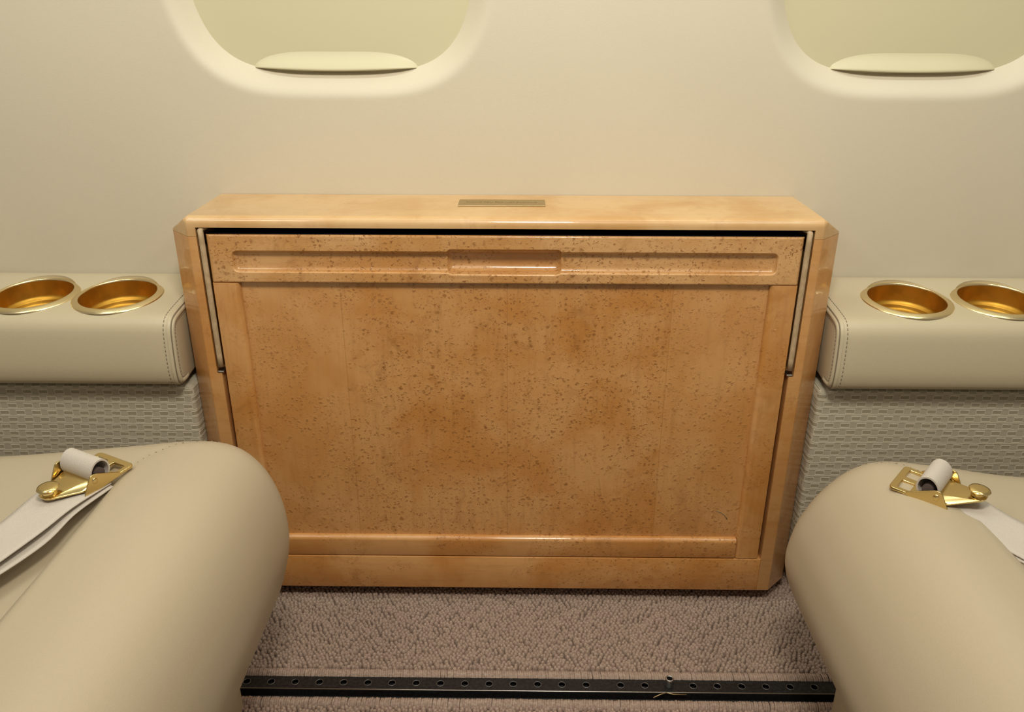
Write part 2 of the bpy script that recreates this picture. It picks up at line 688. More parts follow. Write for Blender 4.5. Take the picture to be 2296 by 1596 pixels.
# windows: drawn-down shade in the recess with a puffed pull along its lower edge
for i, cx in enumerate(CX):
    w = bpy.data.objects.new('window_%d' % (i + 1), None)
    w.empty_display_size = 0.02
    col.objects.link(w)
    w.location = (cx, WY + WIN_DEPTH, WIN_CZ - WIN_B)
    WORLD[w.name] = Matrix.Translation(w.location)
    w['kind'] = 'structure'
    vs, fs = [], []
    n, rings = 160, 8
    for r in range(rings + 1):
        for k in range(n):
            p = super_pt(2 * math.pi * k / n, WIN_A + 0.003, WIN_B + 0.003) * (r / rings)
            z = p[1] + WIN_CZ
            vs.append((cx + p[0], float(wall_y(z)) + WIN_DEPTH, z))
    for r in range(rings):
        for k in range(n):
            fs.append((r * n + k, r * n + (k + 1) % n, (r + 1) * n + (k + 1) % n, (r + 1) * n + k))
    bm = bmesh.new()
    bm.from_mesh(pyd(vs, fs))
    bmesh.ops.remove_doubles(bm, verts=bm.verts, dist=1e-6)
    bmesh.ops.recalc_face_normals(bm, faces=bm.faces)
    me = bpy.data.meshes.new('shade')
    bm.to_mesh(me)
    bm.free()
    obj('window_shade', me, 'shade', w)
    # puffed pull
    vs, fs = [], []
    L, N, K = 0.090, 48, 14
    zb = WIN_CZ - WIN_B + 0.0014
    PULL = np.array([(-0.0004, 0.0230), (0.0003, 0.0200), (0.0010, 0.0175), (0.0021, 0.0148), (0.0036, 0.0120), (0.0055, 0.0091), (0.0074, 0.0064), (0.0090, 0.0038),
                     (0.0101, 0.0020), (0.0101, 0.0008), (0.0094, 0.0), (0.0060, -0.0002), (0.0020, -0.0002), (-0.0010, -0.0002)])
    for a in range(N + 1):
        t = -1 + 2 * a / N
        sc = max(0.0, 1 - abs(t) ** 3.2) ** 0.6
        bend = 0.004 * t * t
        for k in range(K):
            # from the top of the puff, out, round the lip and back under
            hz = float(np.interp(k, range(K), PULL[:, 1])) * sc
            prot = float(np.interp(k, range(K), PULL[:, 0])) * sc
            vs.append((cx + L * t, WY + WIN_DEPTH + 0.0005 - prot, zb + bend + hz - 0.001 * (1 - sc)))
    for a in range(N):
        for k in range(K - 1):
            fs.append((a * K + k, a * K + k + 1, (a + 1) * K + k + 1, (a + 1) * K + k))
    obj('shade_pull', fix_normals(pyd(vs, fs)), 'shade', w)

# ------------------------------------------------------------------ lower sidewall cloth panels
for sgn, lab in ((-1, 'pale woven cloth sidewall panel below the left armrest'), (1, 'pale woven cloth sidewall panel below the right armrest')):
    xa, xb = sorted((sgn * 0.3457, sgn * 1.25))
    o = obj('cloth_panel', box(xa, xb, 0.010, 0.1095, 0.050, 0.2860, 0.005, 4), 'cloth')
    sharp(o)
    tag(o, lab, 'panel')

# ------------------------------------------------------------------ armrests with cup holders
TILT = math.radians(5.0)


def arm_pt(y, z):
    """tilt the armrest section about its back upper edge"""
    dy, dz = y - 0.11, z
    return (0.11 + dy * math.cos(TILT) - dz * math.sin(TILT) * 0.0, 0.3815 + dz + dy * math.sin(TILT))


# section (y, z below the top) front on the left
SEC = [(0.109, 0.0), (0.06, 0.0), (0.02, 0.0), (0.003, -0.0012), (-0.004, -0.0045), (-0.0085, -0.011), (-0.0105, -0.020), (-0.0125, -0.040), (-0.0130, -0.058),
       (-0.0110, -0.070), (-0.006, -0.0765), (0.004, -0.0795), (0.03, -0.080), (0.07, -0.080), (0.109, -0.080)]


def arm_section():
    P = []
    base = [arm_pt(*p) for p in SEC]
    P = smooth_poly(base, 0.004)
    P[:, 0] = np.minimum(P[:, 0], 0.1095)
    return P


CUPS = {-1: (-0.4285, -0.5225), 1: (0.4405, 0.5400)}
CUP_Y = 0.050
cup_z = arm_pt(CUP_Y, 0)[1]


def cutter(x):
    bm = bmesh.new()
    bmesh.ops.create_cone(bm, cap_ends=True, segments=64, radius1=0.0425, radius2=0.0425, depth=0.12)
    me = bpy.data.meshes.new('cut')
    bm.to_mesh(me)
    bm.free()
    o = bpy.data.objects.new('cut', me)
    col.objects.link(o)
    o.location = (x, CUP_Y, cup_z + 0.02)
    o.rotation_euler = (TILT, 0, 0)
    return o


for sgn in (-1, 1):
    side = 'left' if sgn < 0 else 'right'
    root = thing('armrest', 'beige leather armrest ledge along the wall on the %s of the wooden cabinet' % side, 'armrest', (sgn * 0.75, 0.05, 0.30))
    P = arm_section()
    Nn = poly_normals(P)
    xe, r = 0.3490, 0.0045
    rings = []
    for a in (0, 18, 36, 54, 72, 90):
        a = math.radians(a)
        rings.append((xe + r - r * math.cos(math.pi / 2 - a) if False else xe + r - r * math.sin(math.pi / 2 - a), r * (1 - math.cos(math.pi / 2 - a))))
    rings += [(xx, 0.0) for xx in np.linspace(xe + r, 1.25, 40)[1:]]
    vs, fs = [], []
    m = len(P)
    for (xx, ins) in rings:
        Q = P - Nn * ins
        for q in Q:
            vs.append((sgn * xx, q[0], q[1]))
    for i in range(len(rings) - 1):
        for k in range(m):
            fs.append((i * m + k, i * m + (k + 1) % m, (i + 1) * m + (k + 1) % m, (i + 1) * m + k))
    fs.append(tuple(range(m)))
    fs.append(tuple(reversed(range((len(rings) - 1) * m, len(rings) * m))))
    body = obj('leather_body', fix_normals(pyd(vs, fs)), 'armrest', root)
    cuts = [cutter(x) for x in CUPS[sgn]]
    for c in cuts:
        md = body.modifiers.new('b', 'BOOLEAN')
        md.object = c
        md.operation = 'DIFFERENCE'
        md.solver = 'EXACT'
    dg = bpy.context.evaluated_depsgraph_get()
    dg.update()
    me = bpy.data.meshes.new_from_object(body.evaluated_get(dg))
    body.modifiers.clear()
    body.data = me
    me.polygons.foreach_set('use_smooth', [True] * len(me.polygons))
    sharp(body, 40)
    for c in cuts:
        bpy.data.objects.remove(c)
    # seam round the end with a row of stitches on either side
    front = [k for k in range(m) if P[k, 0] < 0.100]
    start = min(front, key=lambda k: (-P[k, 1], -P[k, 0]))
    path = [(P[k], Nn[k]) for k in range(m)]
    order = sorted(front, key=lambda k: k)
    # keep the run from the top back round the front to the underside
    run = [k for k in order if not (P[k, 1] < 0.305 and P[k, 0] > 0.02)]
    xs = xe + 0.0013
    seam = tube([(sgn * xs, P[k, 0] - Nn[k, 0] * 0.0013, P[k, 1] - Nn[k, 1] * 0.0013) for k in run], 0.0007, 6)
    obj('seam', seam, 'seam', root)
    # soft welt on either side of the seam
    for dx, ins in ((0.0032, 0.0026), (0.0004, 0.0048)):
        ridge = tube([(sgn * (xs + dx), P[k, 0] - Nn[k, 0] * ins, P[k, 1] - Nn[k, 1] * ins) for k in run], 0.0029, 10)
        obj('seam_welt', ridge, 'armrest', root)
    st = []
    R = np.array([P[k] for k in run])
    RN = np.array([Nn[k] for k in run])
    cum = np.r_[0, np.cumsum(np.linalg.norm(np.diff(R, axis=0), axis=1))]
    for xo, ins in ((xe + 0.0088, -0.0002), (xe - 0.0002, 0.0085)):
        for s0 in np.arange(0.004, cum[-1] - 0.004, 0.0046):
            pts = []
            for s in (s0, s0 + 0.0014, s0 + 0.0028):
                q = np.array([np.interp(s, cum, R[:, j]) for j in (0, 1)])
                nn = np.array([np.interp(s, cum, RN[:, j]) for j in (0, 1)])
                pts.append((sgn * xo, q[0] - nn[0] * ins, q[1] - nn[1] * ins))
            st.append(tube(pts, 0.00042, 5))
    s_o = obj('stitching', merge(st), 'stitch', root)
    s_o['kind'] = 'stuff'

# cup holders: one made, three copied
cup_root = None
rim_prof = [(0.0402, 0.0012), (0.0405, 0.0024), (0.0411, 0.0030), (0.0420, 0.0030), (0.0440, 0.0024), (0.0468, 0.0010), (0.0479, 0.0003), (0.0480, -0.0006)]
bowl_prof = [(0.0405, 0.0022), (0.0403, 0.0010), (0.0403, -0.002), (0.0397, -0.0165), (0.0388, -0.0195), (0.0362, -0.0205), (0.0355, -0.0215), (0.0352, -0.0240), (0.0335, -0.0262), (0.0300, -0.0270), (0.010, -0.0274), (0.0, -0.0274)]
clabels = {-0.4285: 'gold cup holder in the left armrest, nearer the wooden cabinet',
           -0.5225: 'gold cup holder in the left armrest, at the left edge of the picture',
           0.4405: 'gold cup holder in the right armrest, nearer the wooden cabinet',
           0.5400: 'gold cup holder in the right armrest, cut by the right edge of the picture'}
rim_me = bowl_me = None
for sgn in (-1, 1):
    for x in CUPS[sgn]:
        r = thing('cup_holder', clabels[x], 'cup holder', (x, CUP_Y, cup_z + 0.0002), Matrix.Rotation(TILT, 4, 'X'), 'gold cup holders in the armrests')
        if rim_me is None:
            a = obj('rim', lathe(rim_prof, 96), 'goldrim', r, loc=(0, 0, 0))
            b = obj('bowl', lathe(bowl_prof, 96), 'goldcup', r, loc=(0, 0, 0))
            rim_me, bowl_me = a, b
        else:
            for src in (rim_me, bowl_me):
                c = src.copy()
                col.objects.link(c)
                c.parent = r

# ------------------------------------------------------------------ wooden table cabinet
cab = thing('table_cabinet', 'glossy birdseye maple cabinet with a fold-out table leaf against the wall', 'cabinet', (0, 0.055, 0.02))


def cab_block():
    pts = []
    for s in (-1, 1):
        for z in (0.02, 0.4595):
            pts += [(s * 0.32, 0, z), (s * 0.345, 0.025, z), (s * 0.345, 0.1095, z)]
        pts += [(s * 0.32, 0, 0.4775), (s * 0.32, 0.1095, 0.4775)]
    bm = bmesh.new()
    for p in pts:
        bm.verts.new(p)
    bmesh.ops.convex_hull(bm, input=bm.verts)
    bmesh.ops.dissolve_limit(bm, angle_limit=0.01, verts=bm.verts, edges=bm.edges)
    ed = [e for e in bm.edges if all(abs(v.co.z - 0.4775) < 1e-5 and abs(v.co.y) < 1e-5 for v in e.verts)]
    bmesh.ops.bevel(bm, geom=ed, offset=0.008, segments=6, profile=0.5, affect='EDGES')
    ed = [e for e in bm.edges if len(e.link_faces) == 2 and math.radians(25) < e.calc_face_angle() and max(v.co.y for v in e.verts) < 0.03]
    bmesh.ops.bevel(bm, geom=ed, offset=0.0012, segments=3, profile=0.5, affect='EDGES')
    return bm


def cut(bm, planes):
    for co, no in planes:      # keeps the side the normal points away from
        g = list(bm.verts) + list(bm.edges) + list(bm.faces)
        r = bmesh.ops.bisect_plane(bm, geom=g, plane_co=co, plane_no=no, clear_outer=True)
        ed = [e for e in r['geom_cut'] if isinstance(e, bmesh.types.BMEdge)]
        if ed:
            bmesh.ops.holes_fill(bm, edges=ed)
    bmesh.ops.recalc_face_normals(bm, faces=bm.faces)
    return bm


top = merge([cut(cab_block(), [((0, 0, 0.4668), (0, 0, -1))])] +
            [cut(cab_block(), [((0, 0, 0.4578), (0, 0, -1)), ((0, 0, 0.4668), (0, 0, 1)), ((s * 0.3112, 0, 0), (-s, 0, 0))]) for s in (-1, 1)])
o = obj('top', top, 'top', cab)
sharp(o, 30)
for s in (-1, 1):
    sp = merge([cut(cab_block(), [((0, 0, 0.4575), (0, 0, 1)), ((0, 0, 0.306), (0, 0, -1)), ((s * 0.3112, 0, 0), (-s, 0, 0))]),
                cut(cab_block(), [((0, 0, 0.306), (0, 0, 1)), ((s * 0.3062, 0, 0), (-s, 0, 0))])])
    o = obj('side_panel', sp, 'side', cab)
    sharp(o, 30)
obj('base_rail', box(-0.3062, 0.3062, 0.0004, 0.030, 0.02, 0.0655, 0.0008, 2), 'lower', cab)
sharp(bpy.data.objects['base_rail'], 40)
obj('inner_lining', box(-0.3110, 0.3110, 0.050, 0.070, 0.03, 0.4667), 'liner', cab, smooth=False)
# two brass screws in the gap above the leaf
for x in (-0.243, -0.095):
    obj('screw', box(x - 0.0016, x + 0.0016, 0.012, 0.050, 0.4638, 0.4664, 0.0006), 'brass', cab)

# table leaf: veneered panel carrying rails and stiles
LEAF = 0.3020
leaf = obj('table_leaf', box(-0.285, 0.285, 0.0072, 0.026, 0.080, 0.420, 0.0), 'panel', cab, smooth=False)


def height_rail():
    x0, x1, z0, z1 = -LEAF, LEAF, 0.4085, 0.4595
    xs = np.unique(np.r_[np.linspace(x0, x1, 300), np.linspace(-0.288, -0.264, 30), np.linspace(0.264, 0.288, 30), np.linspace(-0.072, -0.044, 34), np.linspace(0.044, 0.072, 34)])
    zs = np.linspace(z0, z1, 84)
    X, Z = np.meshgrid(xs, zs, indexing='ij')

    def sd(cx, cz, hx, hz, r):
        qx, qz = np.abs(X - cx) - (hx - r), np.abs(Z - cz) - (hz - r)
        return np.hypot(np.maximum(qx, 0), np.maximum(qz, 0)) + np.minimum(np.maximum(qx, qz), 0) - r
    g = sd(0, 0.4313, 0.2785, 0.0115, 0.006)
    h = sd(0, 0.4318, 0.0600, 0.0138, 0.007)

    def fall(s, w):
        t = np.clip(-s / w, 0, 1)
        return np.sqrt(np.clip(1 - (1 - t) ** 2, 0, 1)) * sstep(t, 0, 0.25)
    Y = 0.0006 + np.maximum(0.0062 * fall(g, 0.0055), 0.0135 * fall(h, 0.0085))
    # eased outer edge
    e = np.minimum(np.minimum(X - x0, x1 - X), np.minimum(Z - z0, z1 - Z))
    Y = Y + 0.0018 * (1 - np.sqrt(np.clip(1 - (1 - np.clip(e / 0.0022, 0, 1)) ** 2, 0, 1)))
    nx, nz = X.shape
    V = np.stack([X, Y, Z], -1).reshape(-1, 3)
    idx = np.arange(nx * nz).reshape(nx, nz)
    Q = np.stack([idx[:-1, :-1], idx[1:, :-1], idx[1:, 1:], idx[:-1, 1:]], -1).reshape(-1, 4)
    # back skirt
    loop = np.r_[idx[:, 0], idx[-1, 1:], idx[-2::-1, -1], idx[0, -2:0:-1]]
    B = V[loop].copy()
    B[:, 1] = 0.0148
    b0 = len(V)
    V = np.r_[V, B]
    k = len(loop)
    S = np.stack([loop, np.r_[b0 + np.arange(k)], np.roll(b0 + np.arange(k), -1), np.roll(loop, -1)], 1)
    me = np_mesh(V, np.r_[Q, S])
    me.materials.append(M['rail'])
    me.materials.append(M['liner'])      # leaf's edge faces painted black to darken the slot above it
    me.polygons.foreach_set('material_index', [0] * len(Q) + [1] * len(S))
    return fix_normals(me)


o = obj('upper_rail', height_rail(), 'rail', leaf)
sharp(o, 60)


def member(x0, x1, z0, z1, inner, ease=0.0012, cove=0.005):
    """rail or stile whose inner edge rolls down to the panel"""
    bm = box(x0, x1, 0.0008, 0.0235, z0, z1)
    axis, val = inner
    ei, eo = [], []
    for e in bm.edges:
        if all(v.co.y < 0.001 for v in e.verts):
            if all(abs((v.co.x if axis == 'x' else v.co.z) - val) < 1e-5 for v in e.verts):
                ei.append(e)
            elif (abs(e.verts[0].co.x - e.verts[1].co.x) < 1e-6) == (axis == 'x'):
                eo.append(e)
    bmesh.ops.bevel(bm, geom=ei, offset=cove, segments=6, profile=0.5, affect='EDGES')
    eo = [e for e in bm.edges if all(v.co.y < 0.001 for v in e.verts) and e in eo]
    if eo:
        bmesh.ops.bevel(bm, geom=eo, offset=ease, segments=2, profile=0.5, affect='EDGES')
    return bm


for s in (-1, 1):
    a, b = sorted((s * LEAF, s * 0.2745))
    o = obj('stile', member(a, b, 0.0668, 0.4083, ('x', s * 0.2745)), 'stile', leaf)
    sharp(o, 40)
o = obj('lower_rail', member(-0.2743, 0.2743, 0.0668, 0.0930, ('z', 0.0930)), 'lower', leaf)
sharp(o, 40)

# a short curved crack in the veneer near the lower right corner
obj('veneer_crack', tube([(0.2480, 0.0071, 0.1290), (0.2530, 0.0071, 0.1275), (0.2580, 0.0071, 0.1235), (0.2620, 0.0071, 0.1180)], 0.0004, 5), 'seam', leaf)

# pivot arms in the rebates beside the leaf, with their stop catches
for s in (-1, 1):
    bm = bmesh.new()
    n = 14
    zs = np.linspace(0.3135, 0.4640, n)
    path = [(s * 0.3066, 0.0012, z) for z in zs] + [(s * 0.3055, 0.004, 0.4652), (s * 0.303, 0.010, 0.4655)]
    bm = tube(path, 0.0029, 12)
    a = obj('pivot_arm', bm, 'arm', cab)
    c = obj('catch', box(*sorted((s * 0.3040, s * 0.3105)), -0.0002, 0.012, 0.3062, 0.3085, 0.0005), 'steel', a)

# brass placard on the top
plq = thing('placard', 'small brass placard with raised words on the cabinet top', 'placard', (-0.004, 0.067, 0.4776))
pm = box(-0.0500 + 0.0, 0.0425, 0.052, 0.081, 0.4775, 0.4788, 0.0003, 1)
obj('plate', pm, 'brass', plq, smooth=False)
fc = bpy.data.curves.new('words', 'FONT')
fc.body = 'THANK YOU FOR NOT SMOKING'
fc.size = 0.0062
fc.extrude = 0.00018
fc.align_x = 'CENTER'
fc.align_y = 'CENTER'
fo = bpy.data.objects.new('words', fc)
me = bpy.data.meshes.new_from_object(fo)
bpy.data.objects.remove(fo)
w = max(v.co.x for v in me.vertices) - min(v.co.x for v in me.vertices)
k = 0.076 / w
for v in me.vertices:
    v.co = Vector((v.co.x * k - 0.004, v.co.y * 1.15 + 0.067, v.co.z + 0.47885))
obj('lettering', me, 'engrave', plq, smooth=False)

# ------------------------------------------------------------------ carpet (two pieces) and seat track
def blob(nu=8, nv=3):
    vs = [(0, 0, 1.0)]
    fs = []
    for j in range(1, nv + 1):
        ph = (math.pi / 2 * 1.12) * j / nv
        for i in range(nu):
            a = 2 * math.pi * (i + 0.5 * (j % 2)) / nu
            vs.append((math.sin(ph) * math.cos(a), math.sin(ph) * math.sin(a), math.cos(ph)))
    for i in range(nu):
        fs.append((0, 1 + i, 1 + (i + 1) % nu))
    for j in range(nv - 1):
        b0, b1 = 1 + j * nu, 1 + (j + 1) * nu
        for i in range(nu):
            i2 = (i + 1) % nu
            if (j + 1) % 2:
                fs += [(b0 + i, b1 + i, b0 + i2), (b0 + i2, b1 + i, b1 + i2)]
                # staggered rows
            else:
                fs += [(b0 + i, b1 + i2, b0 + i2), (b0 + i, b1 + i, b1 + i2)]
    return np.array(vs), np.array(fs)


BV, BF = blob()


def loops(x0, x1, y0, y1, pitch=0.0047):
    row = pitch * 0.84
    pts = []
    ny = int((y1 - y0) / row)
    nx = int((x1 - x0) / pitch)
    for j in range(ny + 1):
        for i in range(nx + 1):
            pts.append((x0 + (i + 0.5 * (j % 2)) * pitch, y0 + j * row))
    C = np.array(pts)
    # rows wander like tufted loop pile
    wob = np.stack([np.sin(C[:, 1] * 210 + 3 * np.sin(C[:, 0] * 90)), np.sin(C[:, 0] * 170 + 2.5 * np.sin(C[:, 1] * 130))], 1) * 0.0011
    C = C + wob + rng.normal(0, 0.00065, C.shape)
    keep = (C[:, 0] > x0) & (C[:, 0] < x1) & (C[:, 1] > y0) & (C[:, 1] < y1)
    C = C[keep]
    n = len(C)
    ang = rng.normal(1.2, 0.8, n)
    ax = 0.0027 * rng.uniform(0.85, 1.25, n)
    bx = 0.0030 * rng.uniform(0.85, 1.2, n)
    hz = 0.0044 * rng.uniform(0.85, 1.15, n)
    V = BV[None] * np.stack([ax, bx, hz], 1)[:, None, :]
    ca, sa = np.cos(ang - 1.2)[:, None], np.sin(ang - 1.2)[:, None]
    X = V[..., 0] * ca - V[..., 1] * sa + C[:, 0:1]
    Y = V[..., 0] * sa + V[..., 1] * ca + C[:, 1:2]
    Z = V[..., 2] - 0.0014
    VV = np.stack([X, Y, Z], -1).reshape(-1, 3)
    FF = (BF[None] + (np.arange(n) * len(BV))[:, None, None]).reshape(-1, 3)
    return np_mesh(VV, FF)


def binding(x0, x1, ya, yb, zt, front):
    """overcast stitches along a bound carpet edge"""
    vs, fs = [], []
    n = int((x1 - x0) / 0.0024)
    prof = [(ya, -0.003), (ya * 0.8 + yb * 0.2, zt * 0.75), ((ya + yb) / 2, zt), (ya * 0.2 + yb * 0.8, zt * 0.7), (yb, -0.004)]
    prof = np.array(prof)
    ring = [(-1, 0), (-0.7, 0.7), (0, 1), (0.7, 0.7), (1, 0)]
    for i in range(n):
        x = x0 + i * 0.0024 + random.gauss(0, 0.0002)
        dz = random.gauss(0, 0.0003)
        sk = random.gauss(0.0008, 0.0003)
        b = len(vs)
        for j, (y, z) in enumerate(prof):
            for (u, h) in ring:
                vs.append((x + u * 0.0014 + sk * j / 4, y, z + dz + h * 0.0010))
        for j in range(len(prof) - 1):
            for u in range(4):
                fs.append((b + j * 5 + u, b + j * 5 + u + 1, b + (j + 1) * 5 + u + 1, b + (j + 1) * 5 + u))
    return fix_normals(pyd(vs, fs))


TR0, TR1 = -0.1425, -0.1240          # seat track front and back
for (y0, y1, bnd, lab) in ((-0.113, 0.108, (-0.1135, -0.1265), 'mauve-beige loop pile carpet between the cabinet and the seat track'),
                           (-0.42, -0.166, (-0.1655, -0.1535), 'mauve-beige loop pile carpet on the near side of the seat track')):
    x0, x1 = (-0.48, 0.56) if y1 > 0 else (-0.42, 0.52)
    ya, yb = (min(y0, bnd[1]), y1) if y1 > 0 else (y0, max(y1, bnd[1]))
    root = thing('carpet', lab, 'carpet', (0.03, (y0 + y1) / 2, -0.0085))
    root['kind'] = 'stuff'
    p = obj('pile', loops(x0, x1, y0, y1), 'carpet', root)
    p['kind'] = 'stuff'
    b = obj('bound_edge', binding(x0, x1, bnd[0] if y1 > 0 else bnd[0], bnd[1], 0.0030, True), 'carpet', root)
    b['kind'] = 'stuff'
    obj('backing', box(x0 - 0.6, x1 + 0.6, ya + 0.001, yb - 0.001, -0.0085, -0.0022), 'backing', root, smooth=False)

track = thing('seat_track', 'black metal seat track with a row of round holes across the carpet', 'rail', (0.03, -0.133, -0.0085))
hole_x = [-0.224 + 0.0262 * k for k in range(-2, 13)] + [0.1275, 0.1535, 0.2055, 0.2315, 0.2575, 0.2835, 0.3095, 0.3355]
hole_y = -0.1330
holes = [[(x + 0.0036 * math.cos(-2 * math.pi * k / 20), hole_y + 0.0036 * math.sin(-2 * math.pi * k / 20)) for k in range(20)] for x in hole_x]
me = plate([(-0.75, TR0), (0.85, TR0), (0.85, TR1), (-0.75, TR1)], holes, 0.0022, 0.0002)
for v in me.vertices:
    v.co.z += -0.0006
obj('slotted_face', me, 'track', track, smooth=False)
obj('channel', box(-0.75, 0.85, TR0 + 0.0005, TR1 - 0.0005, -0.0085, -0.0055), 'hole', track, smooth=False)
obj('lip', tube([(-0.75, TR0 - 0.0004, 0.0008), (0.85, TR0 - 0.0004, 0.0008)], 0.00075, 8), 'steel', track)
obj('front_flange', box(-0.75, 0.85, TR0 - 0.0012, TR0 + 0.0004, -0.0085, 0.0003), 'track', track, smooth=False)
ringme = None
for x in hole_x:
    if ringme is None:
        vs, fs = [], []
        for k in range(24):
            a = 2 * math.pi * k / 24
            for (rr, zz) in ((0.0036, 0.00055), (0.0038, 0.00075), (0.0041, 0.00055)):
                vs.append((rr * math.cos(a), rr * math.sin(a), zz))
        for k in range(24):
            j = (k + 1) % 24
            for q in range(2):
                fs.append((k * 3 + q, j * 3 + q, j * 3 + q + 1, k * 3 + q + 1))
        ringme = obj('hole_edge', fix_normals(pyd(vs, fs)), 'holering', track)
        base_inv = ringme.matrix_parent_inverse.copy()
        ringme.location = (x, hole_y, 0)
    else:
        c = ringme.copy()
        col.objects.link(c)
        c.parent = track
        c.matrix_parent_inverse = base_inv
        c.location = (x, hole_y, 0)

bolt = thing('track_stud', 'small steel socket stud standing in the seat track', 'bolt', (0.1795, hole_y, 0.0005))
obj('barrel', lathe([(0.0, 0.0), (0.0042, 0.0), (0.0044, 0.001), (0.0040, 0.006), (0.0045, 0.0068), (0.0045, 0.0098), (0.0041, 0.0106), (0.0031, 0.0106), (0.0029, 0.0100)], 28), 'steel', bolt, loc=(0, 0, 0))
obj('socket', lathe([(0.0029, 0.0101), (0.0027, 0.0060), (0.0, 0.0060)], 6), 'hole', bolt, loc=(0, 0, 0), smooth=False)
clip = tag(obj('wire_clip', merge([tube([(0.160, -0.1505, 0.0012), (0.168, -0.1470, 0.0022), (0.1745, -0.1452, 0.0028)], 0.0006, 6),
                                    tube([(0.1745, -0.1452, 0.0028), (0.182, -0.1462, 0.0018), (0.196, -0.1460, 0.0012)], 0.0006, 6)]), 'brass'),
           'thin bent wire lying beside the seat track under the stud', 'wire')

# ------------------------------------------------------------------ seats
def make_seat(sgn, front_x, prof, seam_pts, lab, depth, y_end=-0.112, r=0.042):
    """prof: (d, z) with d the distance behind the foremost bulge; seam_pts: (y, d)"""
    root = thing('seat', lab, 'seat', (front_x + sgn * 0.27, -0.37, -0.0085))
    P = smooth_poly(prof, 0.0045)
    Nn = poly_normals(P)
    ys, ins = [], []
    for a in np.linspace(90, 0, 12):
        a = math.radians(a)
        ys.append(y_end - r + r * math.sin(a))
        ins.append(r * (1 - math.cos(a)))
    for y in np.arange(y_end - r - 0.006, -0.66, -0.006):
        ys.append(y)
        ins.append(0.0)
    ys, ins = np.array(ys), np.array(ins)
    sy = np.array([p[0] for p in seam_pts])[::-1]
    sdv = np.array([p[1] for p in seam_pts])[::-1]

    def seam_d(y):
        return np.interp(y, sy, sdv)

    def drop(d, y):
        slope = (seam_d(y + 0.004) - seam_d(y - 0.004)) / 0.008
        s = (d - seam_d(y)) / np.sqrt(1 + slope ** 2)
        A = depth * sstep(-y, 0.165, 0.275)
        val = A * sstep(s, -0.012, 0.010) - A * 0.45 * sstep(s, 0.02, 0.16)
        val = val + (0.0011 + 0.12 * A) * np.exp(-(s / (0.0026 + 0.12 * A)) ** 2)
        return val
    rings = []
    for y, i in zip(ys, ins):
        Q = P - Nn * i
        # upper surface only
        wt = sstep(Q[:, 1], 0.17, 0.225) * sstep(Nn[:, 1], 0.1, 0.5)
        dz = drop(Q[:, 0], y) * wt
        rings.append(np.stack([front_x + sgn * Q[:, 0], np.full(len(Q), y), Q[:, 1] - dz], 1))
    V = np.concatenate(rings)
    m, n = len(P), len(rings)
    idx = np.arange(n * m).reshape(n, m)
    Qd = np.stack([idx[:-1], np.roll(idx[:-1], -1, 1), np.roll(idx[1:], -1, 1), idx[1:]], -1).reshape(-1, 4)
    me = np_mesh(V, Qd)
    bm = bmesh.new()
    bm.from_mesh(me)
    bm.verts.ensure_lookup_table()
    bm.faces.new([bm.verts[i] for i in range(m)])
    bm.faces.new([bm.verts[(n - 1) * m + i] for i in range(m)])
    bmesh.ops.recalc_face_normals(bm, faces=bm.faces)
    obj('cushion', bm, 'seat', root)
    # plinth under the cushion, set back from the front roll
    xa, xb = sorted((front_x + sgn * 0.06, front_x + sgn * 0.50))
    o = obj('plinth', box(xa, xb, -0.62, y_end - 0.06, 0.0056, 0.085, 0.006, 2), 'armrest', root)
    sharp(o)

    def topz(d, y):
        U = [k for k in range(m) if Nn[k, 1] > 0.05]
        o_ = np.argsort(P[U, 0])
        inset = float(np.interp(-y, -ys, ins))
        z = np.interp(d, P[U, 0][o_], P[U, 1][o_])
        return float(z - inset - drop(np.array(d), np.array(y)))
    return root, topz, seam_d


prof_l = [(0.55, 0.05), (0.55, 0.22), (0.535, 0.250), (0.50, 0.268), (0.40, 0.279), (0.272, 0.284), (0.142, 0.2965), (0.086, 0.3025), (0.057, 0.301),
          (0.033, 0.2905), (0.0140, 0.268), (0.0027, 0.236), (0.0, 0.200), (0.0056, 0.1675), (0.019, 0.1285), (0.042, 0.095), (0.075, 0.08), (0.12, 0.075),
          (0.30, 0.06), (0.50, 0.05)]
prof_r = [(0.55, 0.05), (0.55, 0.20), (0.535, 0.232), (0.50, 0.250), (0.40, 0.262), (0.218, 0.2700), (0.133, 0.2813), (0.080, 0.2861), (0.0505, 0.2760),
          (0.025, 0.2510), (0.008, 0.2202), (0.0012, 0.194), (0.0, 0.1727), (0.0060, 0.151), (0.0185, 0.126), (0.042, 0.095), (0.075, 0.08), (0.12, 0.07),
          (0.30, 0.06), (0.50, 0.05)]
seam_l = [(-0.100, 0.03), (-0.118, 0.048), (-0.130, 0.064), (-0.144, 0.093), (-0.165, 0.114), (-0.184, 0.124), (-0.217, 0.130), (-0.274, 0.131), (-0.70, 0.131)]
LX, RX = -0.205, 0.2763
seat_l, topz_l, seamd_l = make_seat(-1, LX, prof_l, seam_l, 'beige leather seat cushion on the left with a stitched seam and a tall front roll', 0.024)
seat_r, topz_r, seamd_r = make_seat(1, RX, prof_r, seam_l, 'beige leather seat cushion on the right with a rounded front roll', 0.009)

